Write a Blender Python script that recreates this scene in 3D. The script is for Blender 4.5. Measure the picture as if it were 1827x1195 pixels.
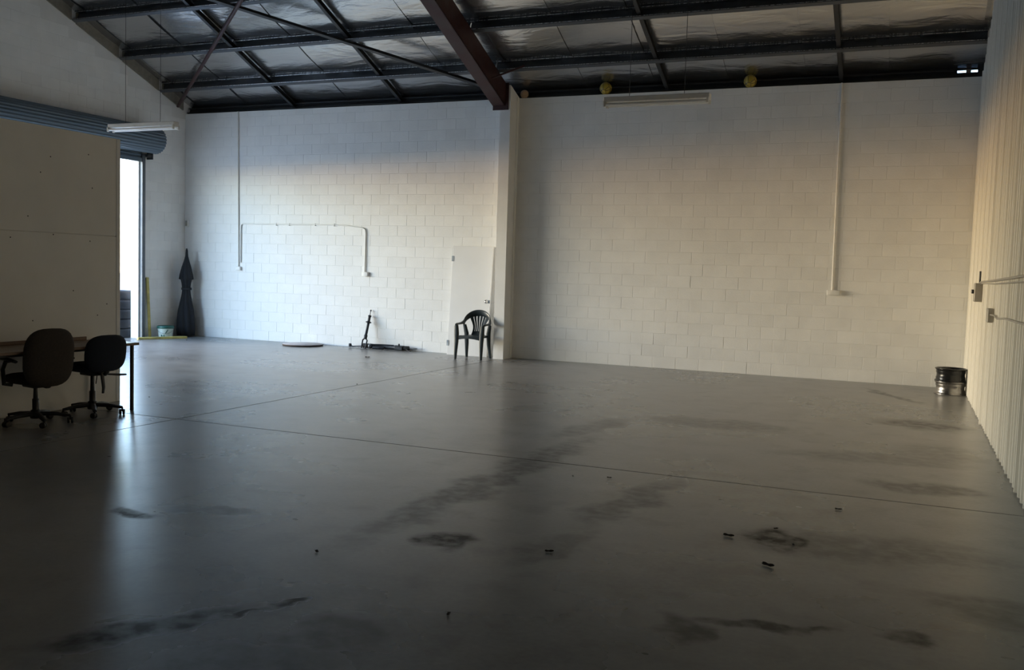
import bpy, bmesh, math, random
from mathutils import Vector, Matrix, Euler
random.seed(7)
PI = math.pi
sc = bpy.context.scene
for o in list(bpy.data.objects):
    bpy.data.objects.remove(o)
C = sc.collection

# ------------------------------------------------------------------ camera
EYE = Vector((0, 0, 1.602))
F_ = Vector((-0.38821509, 0.91900265, -0.06872529))
R_ = Vector((0.91994818, 0.39087398, 0.03021378))
U_ = Vector((-0.05462948, 0.05149426, 0.997178))
cd = bpy.data.cameras.new('camera'); cam = bpy.data.objects.new('camera', cd); C.objects.link(cam)
cd.sensor_fit = 'HORIZONTAL'; cd.sensor_width = 36.0; cd.lens = 1666.7 / 1827 * 36.0
cd.clip_start = 0.05; cd.clip_end = 500
cam.matrix_world = Matrix(((R_.x, U_.x, -F_.x, EYE.x), (R_.y, U_.y, -F_.y, EYE.y), (R_.z, U_.z, -F_.z, EYE.z), (0, 0, 0, 1)))
sc.camera = cam

# ------------------------------------------------------------------ sky: clear evening, the sun just gone behind the horizon glow
SKY_STRENGTH = 1.0
world = bpy.data.worlds.new('evening_sky'); sc.world = world; world.use_nodes = True
wn = world.node_tree.nodes; wl = world.node_tree.links; wn.clear()
sky = wn.new('ShaderNodeTexSky'); sky.sky_type = 'NISHITA'; sky.sun_disc = False
sky.sun_elevation = math.radians(18.0); sky.sun_rotation = math.radians(-98.0)
sky.altitude = 0; sky.air_density = 1.0; sky.dust_density = 0.5; sky.ozone_density = 2.2
bg = wn.new('ShaderNodeBackground'); bg.inputs['Strength'].default_value = SKY_STRENGTH
wo = wn.new('ShaderNodeOutputWorld')
wl.new(sky.outputs[0], bg.inputs[0]); wl.new(bg.outputs[0], wo.inputs[0])

vs = sc.view_settings
vs.view_transform = 'Standard'; vs.look = 'None'; vs.gamma = 1.0; vs.use_curve_mapping = False
vs.exposure = 0.90
sc.display_settings.display_device = 'sRGB'

# ------------------------------------------------------------------ dimensions of the hall
D, XL, XR, HW = 15.79, -14.36, 0.868, 4.71
RIDGE, YF = 7.0, -1.79
SL = 0.40
JX, JY = -6.758, 7.326
OY0, OY1, OZ = 9.2, 14.48, 3.62          # roller door opening in the left wall
def zb(y): return 4.75 + SL * (D - y) if y >= RIDGE else 4.75 + SL * (y - YF)
# sampling portal set exactly in the open doorway (gives off nothing itself)
pl = bpy.data.lights.new('doorway_portal', 'AREA'); pl.shape = 'RECTANGLE'; pl.size = OY1 - OY0; pl.size_y = OZ
pl.cycles.is_portal = True
po = bpy.data.objects.new('doorway_portal', pl); C.objects.link(po)
po.matrix_world = Matrix.Translation((XL - 0.25, (OY0 + OY1) / 2, OZ / 2)) @ Matrix(((0, 0, -1, 0), (1, 0, 0, 0), (0, 1, 0, 0), (0, 0, 0, 1)))

# ------------------------------------------------------------------ helpers
class MB:
    def __init__(s): s.v = []; s.f = []; s.sm = []
    def add(s, vs, fs, smooth=False):
        n = len(s.v); s.v += [tuple(q) for q in vs]
        for f in fs: s.f.append(tuple(i + n for i in f)); s.sm.append(smooth)
        return s
    def box(s, x0, x1, y0, y1, z0, z1, m=None):
        vs = [(x, y, z) for z in (z0, z1) for x, y in ((x0, y0), (x1, y0), (x1, y1), (x0, y1))]
        if m: vs = [m @ Vector(q) for q in vs]
        return s.add(vs, [(3, 2, 1, 0), (4, 5, 6, 7), (0, 1, 5, 4), (1, 2, 6, 5), (2, 3, 7, 6), (3, 0, 4, 7)])
    def cbox(s, x0, x1, y0, y1, z0, z1, c=0.004, m=None, seg=1):
        b = bmesh.new(); bmesh.ops.create_cube(b, size=1.0)
        for q in b.verts:
            q.co = Vector(((x0 + x1) / 2 + q.co.x * (x1 - x0), (y0 + y1) / 2 + q.co.y * (y1 - y0), (z0 + z1) / 2 + q.co.z * (z1 - z0)))
        bmesh.ops.bevel(b, geom=b.edges[:], offset=c, segments=seg, affect='EDGES', profile=0.5)
        b.verts.index_update(); vs = [(m @ q.co) if m else q.co.copy() for q in b.verts]
        fs = [tuple(q.index for q in f.verts) for f in b.faces]; b.free()
        return s.add(vs, fs, seg > 1)
    def sweep(s, path, a, b=None, n=10, up=(0, 0, 1), e=2.0, cap=True, smooth=True):
        """cross-section a (sideways) by b (along up) half-widths carried along a path"""
        P = [Vector(q) for q in path]; k = len(P); b = a if b is None else b
        A = a if isinstance(a, (list, tuple)) else [a] * k
        B = b if isinstance(b, (list, tuple)) else [b] * k
        rings = []; up = Vector(up); vs = []
        for i in range(k):
            t = (P[min(i + 1, k - 1)] - P[max(i - 1, 0)])
            t.normalize(); u = up - t * up.dot(t)
            if u.length < 1e-4: u = Vector((1, 0, 0)) - t * t.x
            if u.length < 1e-4: u = Vector((0, 1, 0)) - t * t.y
            u.normalize(); w = t.cross(u)
            for j in range(n):
                an = 2 * PI * (j + .5) / n; c, q = math.cos(an), math.sin(an)
                c = math.copysign(abs(c) ** (2 / e), c); q = math.copysign(abs(q) ** (2 / e), q)
                vs.append(P[i] + w * c * A[i] + u * q * B[i])
        fs = [(i * n + j, i * n + (j + 1) % n, (i + 1) * n + (j + 1) % n, (i + 1) * n + j) for i in range(k - 1) for j in range(n)]
        s.add(vs, fs, smooth)
        if cap:
            s.add([vs[j] for j in range(n)], [tuple(range(n))[::-1]]); s.add([vs[(k - 1) * n + j] for j in range(n)], [tuple(range(n))])
        return s
    def lathe(s, prof, n=24, m=None, smooth=True, close=False, rf=None):
        """profile of (r, z) turned about z"""
        vs = []
        for r, z in prof:
            for j in range(n):
                an = 2 * PI * j / n; rr = r * (rf(an, z) if rf else 1)
                q = Vector((rr * math.cos(an), rr * math.sin(an), z)); vs.append(m @ q if m else q)
        k = len(prof); fs = []
        for i in range(k if close else k - 1):
            for j in range(n):
                i2 = (i + 1) % k
                fs.append((i * n + j, i * n + (j + 1) % n, i2 * n + (j + 1) % n, i2 * n + j))
        s.add(vs, fs, smooth)
        if not close:
            if prof[0][0] > 1e-6: s.add(vs[:n], [tuple(range(n))[::-1]])
            if prof[-1][0] > 1e-6: s.add(vs[-n:], [tuple(range(n))])
        return s
    def cyl(s, p0, p1, r, n=12, r2=None):
        return s.sweep([p0, p1], [r, r2 if r2 is not None else r], [r, r2 if r2 is not None else r], n=n, up=(0.3, 0.1, 0.95))
    def shell(s, f, nu, nv, th, smooth=True):
        """closed sheet of thickness th over f(u,v), u,v in 0..1"""
        g = [[Vector(f(i / nu, j / nv)) for j in range(nv + 1)] for i in range(nu + 1)]
        nr = [[None] * (nv + 1) for _ in range(nu + 1)]
        for i in range(nu + 1):
            for j in range(nv + 1):
                du = g[min(i + 1, nu)][j] - g[max(i - 1, 0)][j]; dv = g[i][min(j + 1, nv)] - g[i][max(j - 1, 0)]
                q = du.cross(dv); nr[i][j] = q.normalized() if q.length > 1e-9 else Vector((0, 0, 1))
        w = nv + 1; N = (nu + 1) * w
        top = [g[i][j] + nr[i][j] * th / 2 for i in range(nu + 1) for j in range(w)]
        bot = [g[i][j] - nr[i][j] * th / 2 for i in range(nu + 1) for j in range(w)]
        fs = []
        for i in range(nu):
            for j in range(nv):
                a, b, c, d = i * w + j, (i + 1) * w + j, (i + 1) * w + j + 1, i * w + j + 1
                fs += [(a, b, c, d), (N + d, N + c, N + b, N + a)]
        s.add(top + bot, fs, smooth)
        side = [i * w for i in range(nu + 1)] + [nu * w + j for j in range(1, w)] + [i * w + nv for i in range(nu - 1, -1, -1)] + [j for j in range(nv - 1, 0, -1)]
        k = len(side); vv = [top[q] for q in side] + [bot[q] for q in side]
        s.add(vv, [(q, k + q, k + (q + 1) % k, (q + 1) % k) for q in range(k)])
        return s
    def cushion(s, a, b, t, m, e=3.2, bend=0.0, nr=7, n=32, flat=2.5):
        """padded pillow: outline superellipse a by b, thickness t; m places it"""
        vs = []; fs = []
        for side in (1, -1):
            base = len(vs); vs.append(Vector((0, 0, side * t / 2)))
            for i in range(1, nr + 1):
                r = math.sin(i / nr * PI / 2)
                h = (max(0.0, 1 - r ** (2 * flat))) ** 0.5
                for j in range(n):
                    an = 2 * PI * j / n; c, q = math.cos(an), math.sin(an)
                    x = a * r * math.copysign(abs(c) ** (2 / e), c); y = b * r * math.copysign(abs(q) ** (2 / e), q)
                    vs.append(Vector((x, y, side * t / 2 * h)))
            for j in range(n):
                f = (base, base + 1 + j, base + 1 + (j + 1) % n); fs.append(f if side > 0 else f[::-1])
                for i in range(nr - 1):
                    o = base + 1 + i * n
                    f = (o + j, o + n + j, o + n + (j + 1) % n, o + (j + 1) % n); fs.append(f if side > 0 else f[::-1])
        vs = [m @ (q + Vector((0, 0, bend * (q.x * q.x) / (a * a)))) for q in vs]
        return s.add(vs, fs, True)
    def build(s, name, mat, parent=None, loc=None):
        me = bpy.data.meshes.new(name); me.from_pydata([tuple(q) for q in s.v], [], s.f); me.update()
        me.polygons.foreach_set('use_smooth', s.sm)
        if mat: me.materials.append(mat)
        o = bpy.data.objects.new(name, me); C.objects.link(o)
        if parent: o.parent = parent
        if loc: o.location = loc
        return o

def tag(o, label=None, cat=None, group=None, kind=None):
    if label: o['label'] = label
    if cat: o['category'] = cat
    if group: o['group'] = group
    if kind: o['kind'] = kind
    return o
def thing(name, label, cat, loc=(0, 0, 0), rotz=0, group=None):
    o = bpy.data.objects.new(name, None); C.objects.link(o); o.empty_display_size = 0.1
    o.location = loc; o.rotation_euler = (0, 0, rotz)
    return tag(o, label, cat, group)
def copy_part(o, parent, mw):
    c = o.copy(); C.objects.link(c); c.parent = parent; c.matrix_local = mw
    return c

# ------------------------------------------------------------------ materials
def nodes_of(name):
    m = bpy.data.materials.new(name); m.use_nodes = True
    nt = m.node_tree; return m, nt, nt.nodes, nt.links, nt.nodes['Principled BSDF']
def N(nt, t, **kw):
    n = nt.nodes.new(t)
    for k, v in kw.items(): setattr(n, k, v)
    return n
def math_n(nt, op, a, b=None):
    n = nt.nodes.new('ShaderNodeMath'); n.operation = op
    for i, q in enumerate((a, b)):
        if q is None: continue
        if hasattr(q, 'is_output'): nt.links.new(q, n.inputs[i])
        else: n.inputs[i].default_value = q
    return n.outputs[0]
def pos_out(nt, world_space):
    if world_space: return nt.nodes.new('ShaderNodeNewGeometry').outputs['Position']
    return nt.nodes.new('ShaderNodeTexCoord').outputs['Object']
def mat(name, col, rough=0.6, metal=0.0, var=0.08, scale=12.0, bump=0.0, bscale=80.0, rvar=0.1, ws=False, spec=0.5, rnd=0.0, stretch=None):
    m, nt, ns, ls, b = nodes_of(name)
    p = pos_out(nt, ws)
    if stretch:
        vm = N(nt, 'ShaderNodeVectorMath', operation='MULTIPLY'); ls.new(p, vm.inputs[0]); vm.inputs[1].default_value = stretch; p = vm.outputs[0]
    nz = N(nt, 'ShaderNodeTexNoise'); nz.inputs['Scale'].default_value = scale; nz.inputs['Detail'].default_value = 5; ls.new(p, nz.inputs['Vector'])
    mr = N(nt, 'ShaderNodeMapRange'); mr.inputs[1].default_value = .3; mr.inputs[2].default_value = .7
    mr.inputs[3].default_value = 1 - var; mr.inputs[4].default_value = 1 + var; ls.new(nz.outputs[0], mr.inputs[0])
    fac = mr.outputs[0]
    if rnd:
        oi = nt.nodes.new('ShaderNodeObjectInfo')
        k = math_n(nt, 'MULTIPLY_ADD', oi.outputs['Random'], rnd); k.node.inputs[2].default_value = 1 - rnd / 2
        fac = math_n(nt, 'MULTIPLY', fac, k)
    mx = N(nt, 'ShaderNodeVectorMath', operation='SCALE'); mx.inputs[0].default_value = col[:3]; ls.new(fac, mx.inputs['Scale'])
    ls.new(mx.outputs[0], b.inputs['Base Color'])
    r2 = N(nt, 'ShaderNodeMapRange'); r2.inputs[1].default_value = .3; r2.inputs[2].default_value = .7
    r2.inputs[3].default_value = max(.02, rough - rvar); r2.inputs[4].default_value = min(1, rough + rvar); ls.new(nz.outputs[0], r2.inputs[0])
    ls.new(r2.outputs[0], b.inputs['Roughness'])
    b.inputs['Metallic'].default_value = metal; b.inputs['Specular IOR Level'].default_value = spec
    if bump:
        n2 = N(nt, 'ShaderNodeTexNoise'); n2.inputs['Scale'].default_value = bscale; n2.inputs['Detail'].default_value = 4; ls.new(p, n2.inputs['Vector'])
        bp = N(nt, 'ShaderNodeBump'); bp.inputs['Strength'].default_value = bump; bp.inputs['Distance'].default_value = 0.01
        ls.new(n2.outputs[0], bp.inputs['Height']); ls.new(bp.outputs[0], b.inputs['Normal'])
    return m

M = {}
M['block'] = mat('white_painted_block', (.85, .85, .84), .62, var=.035, scale=3.0, bump=.25, bscale=60, ws=True, rnd=.05)
M['mortar'] = mat('white_painted_mortar', (.82, .82, .81), .75, var=.04, scale=5, bump=.2, bscale=90, ws=True)
M['render'] = mat('white_painted_render', (.78, .78, .77), .65, var=.05, scale=2.5, bump=.15, bscale=70, ws=True)
M['sheet'] = mat('cream_painted_steel', (.80, .78, .71), .42, var=.05, scale=2.0, ws=True, stretch=(1, 1, .25), rvar=.08)
M['board'] = mat('off_white_board', (.86, .845, .81), .7, var=.05, scale=1.6, ws=True, bump=.05, bscale=40)
M['darkwall'] = mat('bounce_cut_wall', (.22, .22, .22), .8, var=.05, scale=2, ws=True)  # dark tone put into the unseen wall to hold down bounced light
M['galv'] = mat('galvanised_steel', (.30, .32, .34), .38, metal=.9, var=.2, scale=9, ws=True, rvar=.12)
M['galv_dull'] = mat('dull_galvanised_steel', (.12, .13, .145), .48, metal=.7, var=.15, scale=5, ws=True)
M['lip'] = mat('lip_glint_metal', (.62, .63, .64), .28, metal=.9, var=.25, scale=40, ws=True)  # far brighter than the purlin metal: the lip highlight is put into the colour
M['red'] = mat('red_oxide_steel', (.046, .017, .019), .55, var=.25, scale=5, ws=True, bump=.1)
M['deck'] = mat('roof_deck', (.25, .25, .25), .6, var=.1, ws=True)
M['black_steel'] = mat('dark_painted_steel', (.028, .03, .033), .45, var=.2, scale=8)
M['shutter'] = mat('blue_grey_shutter_steel', (.11, .15, .19), .45, metal=.25, var=.12, scale=4, ws=True, stretch=(6, .4, 6))
M['plastic_black'] = mat('black_plastic', (.016, .017, .019), .42, var=.15)
M['fabric_brown'] = mat('brown_seat_fabric', (.060, .048, .040), .95, var=.25, scale=60, bump=.5, bscale=400)
M['fabric_blue'] = mat('navy_seat_fabric', (.018, .024, .040), .95, var=.25, scale=60, bump=.5, bscale=400)
M['chair_plastic'] = mat('moulded_dark_green_plastic', (.016, .026, .032), .38, var=.12, scale=10)
M['chrome'] = mat('scuffed_chrome', (.55, .55, .55), .2, metal=1, var=.1)
M['timber_brown'] = mat('brown_laminate', (.16, .095, .06), .4, var=.2, scale=4, stretch=(8, 1, 8))
M['timber_trim'] = mat('unpainted_timber_edge', (.30, .23, .19), .7, var=.2, scale=4, stretch=(6, 6, 1))
M['packing'] = mat('grey_beige_packing', (.22, .20, .165), .9, var=.15, ws=True)
M['white_gloss'] = mat('white_enamel', (.72, .71, .68), .35, var=.04)
M['tube'] = mat('fluorescent_glass', (.85, .85, .84), .08, var=.01, rvar=.02)
M['pvc'] = mat('white_pvc_conduit', (.82, .82, .80), .45, var=.04)
M['pvc_grey'] = mat('grey_pvc', (.36, .34, .30), .5, var=.06)
M['door_white'] = mat('white_door_paint', (.80, .80, .80), .5, var=.03, scale=1.5)
M['strut'] = mat('oily_dark_steel', (.035, .04, .05), .45, metal=.5, var=.35, scale=20)
M['yellow'] = mat('yellow_paint', (.50, .42, .13), .6, var=.3, scale=9)
M['yellow_ball'] = None
M['bucket'] = mat('milky_bucket_plastic', (.58, .66, .62), .45, var=.05)
M['green_lid'] = mat('dark_green_lid', (.02, .105, .085), .45, var=.1)
M['umbrella'] = mat('black_canopy_cloth', (.017, .019, .024), .85, var=.2, scale=14, bump=.4, bscale=120)
M['tyre'] = mat('tyre_rubber', (.03, .03, .034), .8, var=.3, scale=18)
M['rim_dark'] = mat('black_enamelled_steel', (.02, .021, .022), .22, metal=.3, var=.2, rvar=.06)
M['rim_silver'] = mat('worn_alloy', (.30, .29, .28), .3, metal=.9, var=.2, rvar=.08)
M['leaf'] = mat('dead_leaf', (.022, .016, .012), .85, var=.3, scale=60)
M['paper'] = mat('pale_scrap', (.45, .44, .42), .8, var=.1, scale=60)
M['disc_top'] = mat('worn_grey_laminate', (.40, .37, .38), .5, var=.08, scale=5)
M['disc_edge'] = mat('dark_edge_band', (.05, .035, .03), .6, var=.2)
M['asphalt'] = mat('yard_concrete', (.58, .55, .50), .85, var=.12, scale=.8, ws=True)

# foil: crinkled reflective sarking
m, nt, ns, ls, b = nodes_of('crinkled_foil'); M['foil'] = m
p = pos_out(nt, True)
vm = N(nt, 'ShaderNodeVectorMath', operation='MULTIPLY'); vm.inputs[1].default_value = (.55, 1.6, 1.6); ls.new(p, vm.inputs[0])
n1 = N(nt, 'ShaderNodeTexNoise'); n1.inputs['Scale'].default_value = 2.2; n1.inputs['Detail'].default_value = 4; n1.inputs['Distortion'].default_value = .8; ls.new(vm.outputs[0], n1.inputs['Vector'])
n2 = N(nt, 'ShaderNodeTexNoise'); n2.inputs['Scale'].default_value = 14; n2.inputs['Detail'].default_value = 3; ls.new(vm.outputs[0], n2.inputs['Vector'])
h = math_n(nt, 'ADD', math_n(nt, 'MULTIPLY', n1.outputs[0], 1.0), math_n(nt, 'MULTIPLY', n2.outputs[0], .12))
bp = N(nt, 'ShaderNodeBump'); bp.inputs['Strength'].default_value = .35; bp.inputs['Distance'].default_value = .06
ls.new(h, bp.inputs['Height']); ls.new(bp.outputs[0], b.inputs['Normal'])
b.inputs['Base Color'].default_value = (.56, .565, .575, 1); b.inputs['Metallic'].default_value = .95; b.inputs['Roughness'].default_value = .25

# yellow ball with dark seams
m, nt, ns, ls, b = nodes_of('yellow_ball_vinyl'); M['yellow_ball'] = m
p = pos_out(nt, False)
vo = N(nt, 'ShaderNodeTexVoronoi', feature='DISTANCE_TO_EDGE'); vo.inputs['Scale'].default_value = 9; ls.new(p, vo.inputs['Vector'])
mr = N(nt, 'ShaderNodeMapRange'); mr.inputs[1].default_value = .02; mr.inputs[2].default_value = .06; ls.new(vo.outputs['Distance'], mr.inputs[0])
mx = N(nt, 'ShaderNodeMix', data_type='RGBA'); mx.inputs[6].default_value = (.05, .04, .02, 1); mx.inputs[7].default_value = (.42, .31, .04, 1)
ls.new(mr.outputs[0], mx.inputs[0]); ls.new(mx.outputs[2], b.inputs['Base Color']); b.inputs['Roughness'].default_value = .45
M['tan_ball'] = mat('tan_ball_rubber', (.42, .29, .18), .6, var=.15)

# floor: sealed grey concrete with stains of their own shape
m, nt, ns, ls, b = nodes_of('sealed_grey_concrete'); M['floor'] = m
p = pos_out(nt, True)
big = N(nt, 'ShaderNodeTexNoise'); big.inputs['Scale'].default_value = .45; big.inputs['Detail'].default_value = 6; big.inputs['Roughness'].default_value = .5; ls.new(p, big.inputs['Vector'])
mid = N(nt, 'ShaderNodeTexNoise'); mid.inputs['Scale'].default_value = 2.6; mid.inputs['Detail'].default_value = 6; ls.new(p, mid.inputs['Vector'])
fin = N(nt, 'ShaderNodeTexNoise'); fin.inputs['Scale'].default_value = 30; fin.inputs['Detail'].default_value = 4; ls.new(p, fin.inputs['Vector'])
wob = N(nt, 'ShaderNodeVectorMath', operation='SUBTRACT'); ls.new(mid.outputs['Color'], wob.inputs[0]); wob.inputs[1].default_value = (.5, .5, .5)
wsc = N(nt, 'ShaderNodeVectorMath', operation='SCALE'); wsc.inputs['Scale'].default_value = .55; ls.new(wob.outputs[0], wsc.inputs[0])
wp = N(nt, 'ShaderNodeVectorMath', operation='ADD'); ls.new(p, wp.inputs[0]); ls.new(wsc.outputs[0], wp.inputs[1])
STAINS = [  # x, y, half-length along axis, half-width, axis angle, strength
    (-2.41, 4.84, .19, .20, 20, .85), (-.64, 5.85, .22, .28, 20, .7), (-.2, 5.9, .9, .35, 10, .35), (.2, 11.5, .55, .38, 0, .55),
    (-.15, 14.2, .9, .10, -62, .45), (-2.85, 6.6, 2.3, .22, 88, .42), (-2.95, 9.2, .9, .2, 80, .3), (-1.72, 6.4, .9, .18, 80, .40), (-1.85, 5.0, .5, .14, 80, .3),
    (-4.42, 4.47, .26, .10, 5, .7), (-4.1, 4.75, .35, .10, 10, .45), (-2.98, 3.05, .5, .13, 60, .7), (-.86, 4.15, .11, .26, 0, .5), (-.55, 4.42, .30, .07, 15, .6),
    (.2, 7.95, .5, .22, 0, .4), (-1.85, 10.2, .9, .35, 0, .3), (.06, 4.52, .13, .12, 0, .6), (.46, 5.09, .35, .25, 0, .35), (-2.66, 3.55, .13, .05, 75, .7), (-2.74, 3.3, .2, .035, 65, .7),
    (-2.2, 3.38, .3, .2, 30, .45), (-6.0, 14.78, .33, .014, 86, .9), (-2.35, 2.9, .4, .3, 30, .35), (.3, 9.6, .4, .6, 0, .25), (-.2, 9.0, 1.0, .3, 10, .25)]
acc = None
for (sx, sy, rl, rw, an, st) in STAINS:
    sub = N(nt, 'ShaderNodeVectorMath', operation='SUBTRACT'); ls.new((p if rw < .03 else wp.outputs[0]), sub.inputs[0]); sub.inputs[1].default_value = (sx, sy, 0)
    ro = N(nt, 'ShaderNodeVectorRotate', rotation_type='Z_AXIS'); ls.new(sub.outputs[0], ro.inputs['Vector']); ro.inputs['Angle'].default_value = -math.radians(an)
    ml = N(nt, 'ShaderNodeVectorMath', operation='MULTIPLY'); ls.new(ro.outputs[0], ml.inputs[0]); ml.inputs[1].default_value = (1 / rl, 1 / rw, 0)
    le = N(nt, 'ShaderNodeVectorMath', operation='LENGTH'); ls.new(ml.outputs[0], le.inputs[0])
    mr = N(nt, 'ShaderNodeMapRange', interpolation_type='SMOOTHSTEP'); mr.inputs[1].default_value = 1.2; mr.inputs[2].default_value = .5
    mr.inputs[3].default_value = 0; mr.inputs[4].default_value = min(.97, st * 1.4); ls.new(le.outputs['Value'], mr.inputs[0])
    acc = mr.outputs[0] if acc is None else math_n(nt, 'MAXIMUM', acc, mr.outputs[0])
brk = N(nt, 'ShaderNodeMapRange'); brk.inputs[1].default_value = .32; brk.inputs[2].default_value = .6; brk.inputs[3].default_value = .45; brk.inputs[4].default_value = 1
st2 = N(nt, 'ShaderNodeTexNoise'); st2.inputs['Scale'].default_value = 9; st2.inputs['Detail'].default_value = 6; ls.new(p, st2.inputs['Vector']); ls.new(st2.outputs[0], brk.inputs[0])
stain = math_n(nt, 'MULTIPLY', acc, brk.outputs[0])
# scattered small marks
sp = N(nt, 'ShaderNodeTexNoise'); sp.inputs['Scale'].default_value = 3.0; sp.inputs['Detail'].default_value = 4; sp.inputs['Roughness'].default_value = .55; ls.new(p, sp.inputs['Vector'])
spm = N(nt, 'ShaderNodeMapRange'); spm.inputs[1].default_value = .54; spm.inputs[2].default_value = .74; spm.inputs[4].default_value = .32; ls.new(sp.outputs[0], spm.inputs[0])
oil = stain
stain = math_n(nt, 'MAXIMUM', stain, spm.outputs[0])
cr = N(nt, 'ShaderNodeValToRGB'); ls.new(big.outputs[0], cr.inputs[0])
cr.color_ramp.elements[0].position = .32; cr.color_ramp.elements[0].color = (.185, .182, .175, 1)
cr.color_ramp.elements[1].position = .68; cr.color_ramp.elements[1].color = (.29, .287, .277, 1)
g2 = N(nt, 'ShaderNodeMapRange'); g2.inputs[1].default_value = .3; g2.inputs[2].default_value = .7; g2.inputs[3].default_value = .88; g2.inputs[4].default_value = 1.1; ls.new(mid.outputs[0], g2.inputs[0])
g3 = N(nt, 'ShaderNodeMapRange'); g3.inputs[1].default_value = .3; g3.inputs[2].default_value = .7; g3.inputs[3].default_value = .93; g3.inputs[4].default_value = 1.06; ls.new(fin.outputs[0], g3.inputs[0])
cs = N(nt, 'ShaderNodeVectorMath', operation='SCALE'); ls.new(cr.outputs[0], cs.inputs[0]); ls.new(math_n(nt, 'MULTIPLY', g2.outputs[0], g3.outputs[0]), cs.inputs['Scale'])
mx = N(nt, 'ShaderNodeMix', data_type='RGBA'); ls.new(stain, mx.inputs[0]); ls.new(cs.outputs[0], mx.inputs[6]); mx.inputs[7].default_value = (.034, .029, .024, 1)
ls.new(mx.outputs[2], b.inputs['Base Color'])
sl = N(nt, 'ShaderNodeMapRange'); sl.inputs[3].default_value = .58; sl.inputs[4].default_value = .04; ls.new(oil, sl.inputs[0]); ls.new(sl.outputs[0], b.inputs['Specular IOR Level'])
rr = N(nt, 'ShaderNodeMapRange'); rr.inputs[1].default_value = .3; rr.inputs[2].default_value = .7; rr.inputs[3].default_value = .245; rr.inputs[4].default_value = .325; ls.new(big.outputs[0], rr.inputs[0])
ls.new(math_n(nt, 'ADD', rr.outputs[0], math_n(nt, 'MULTIPLY', oil, .12)), b.inputs['Roughness'])
bp = N(nt, 'ShaderNodeBump'); bp.inputs['Strength'].default_value = .11; bp.inputs['Distance'].default_value = .02
und = N(nt, 'ShaderNodeTexNoise'); und.inputs['Scale'].default_value = 2.2; und.inputs['Detail'].default_value = 2; ls.new(p, und.inputs['Vector'])
ls.new(math_n(nt, 'ADD', math_n(nt, 'MULTIPLY', und.outputs[0], .6), math_n(nt, 'MULTIPLY', fin.outputs[0], .05)), bp.inputs['Height']); ls.new(bp.outputs[0], b.inputs['Normal'])
M['joint'] = mat('dirty_joint', (.03, .028, .026), .9, var=.2, ws=True)

# ------------------------------------------------------------------ floor
f = MB().box(XL - .2, XR + .1, YF - .2, D + .2, -.20, -.012).build('floor', M['joint'])
tag(f, 'sealed grey concrete warehouse floor with saw-cut joints and oil stains', kind='structure')
g = .006
for x0, x1 in ((XL - .2, JX - g), (JX + g, XR + .1)):
    for y0, y1 in ((YF - .2, JY - g), (JY + g, D + .2)):
        MB().cbox(x0, x1, y0, y1, -.10, 0, .003).build('concrete_slab', M['floor'], f)
yd = MB().box(-90, XL - .2, -60, 80, -.25, -.02).build('yard', M['asphalt'])
tag(yd, 'pale concrete yard outside the roller door', kind='structure')

# ------------------------------------------------------------------ block walls
def block_mesh(w, hgt, c=.0045, dp=.0024, gap=.0012, back=.03):
    x0, x1, z0, z1 = gap, w - gap, gap, hgt - gap
    o = [(x0, dp, z0), (x1, dp, z0), (x1, dp, z1), (x0, dp, z1)]
    i = [(x0 + c, 0, z0 + c), (x1 - c, 0, z0 + c), (x1 - c, 0, z1 - c), (x0 + c, 0, z1 - c)]
    bk = [(x, back, z) for x, _, z in o]
    fs = [(0, 1, 2, 3)] + [(4 + k, 4 + (k + 1) % 4, (k + 1) % 4, k) for k in range(4)] + [(8 + k, 8 + (k + 1) % 4, 4 + (k + 1) % 4, 4 + k) for k in range(4)]
    return i + o + bk, fs
_bm = {}
def blocks(parent, length, height, wm, want, skip=None, clip=None, phase=0.0, limit=300):
    """running-bond blocks; wm takes local (along, into wall, up) to the world; the `limit` blocks nearest the camera are parts"""
    CW, CH = .40, .20
    lst = []
    for r in range(int(math.ceil(height / CH))):
        z0 = r * CH; z1 = min(z0 + CH, height)
        if z1 - z0 < .02: continue
        x = -((phase + (CW / 2 if r % 2 else 0)) % CW)
        while x < length - .005:
            a, c = max(x, 0), min(x + CW, length); x += CW
            if c - a < .02: continue
            if skip and skip(a, c, z0, z1): continue
            if clip and not clip(a, c, z0, z1): continue
            ctr = wm @ Vector(((a + c) / 2, 0, (z0 + z1) / 2))
            lst.append(((ctr - EYE).length if want(ctr) else 1e3 + (ctr - EYE).length, a, c, z0, z1))
    lst.sort()
    rest = MB()
    for k, (d, a, c, z0, z1) in enumerate(lst):
        tilt = Matrix.Rotation(random.uniform(-.0022, .0022), 4, 'X') @ Matrix.Rotation(random.uniform(-.002, .002), 4, 'Z')
        loc = Matrix.Translation((a, random.uniform(-.0012, .0003), z0)) @ tilt
        if k < limit and d < 1e3:
            key = (round(c - a, 3), round(z1 - z0, 3))
            if key not in _bm:
                v, fc = block_mesh(*key); me = bpy.data.meshes.new('concrete_block'); me.from_pydata(v, [], fc); me.update(); me.materials.append(M['block']); _bm[key] = me
            o = bpy.data.objects.new('concrete_block', _bm[key]); C.objects.link(o); o.parent = parent; o.matrix_local = wm @ loc
        else:
            v, fc = block_mesh(c - a, z1 - z0); rest.add([(wm @ loc) @ Vector(q) for q in v], fc)
    if rest.v:
        tag(rest.build('further_blocks', M['block'], parent), kind='stuff')

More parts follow.
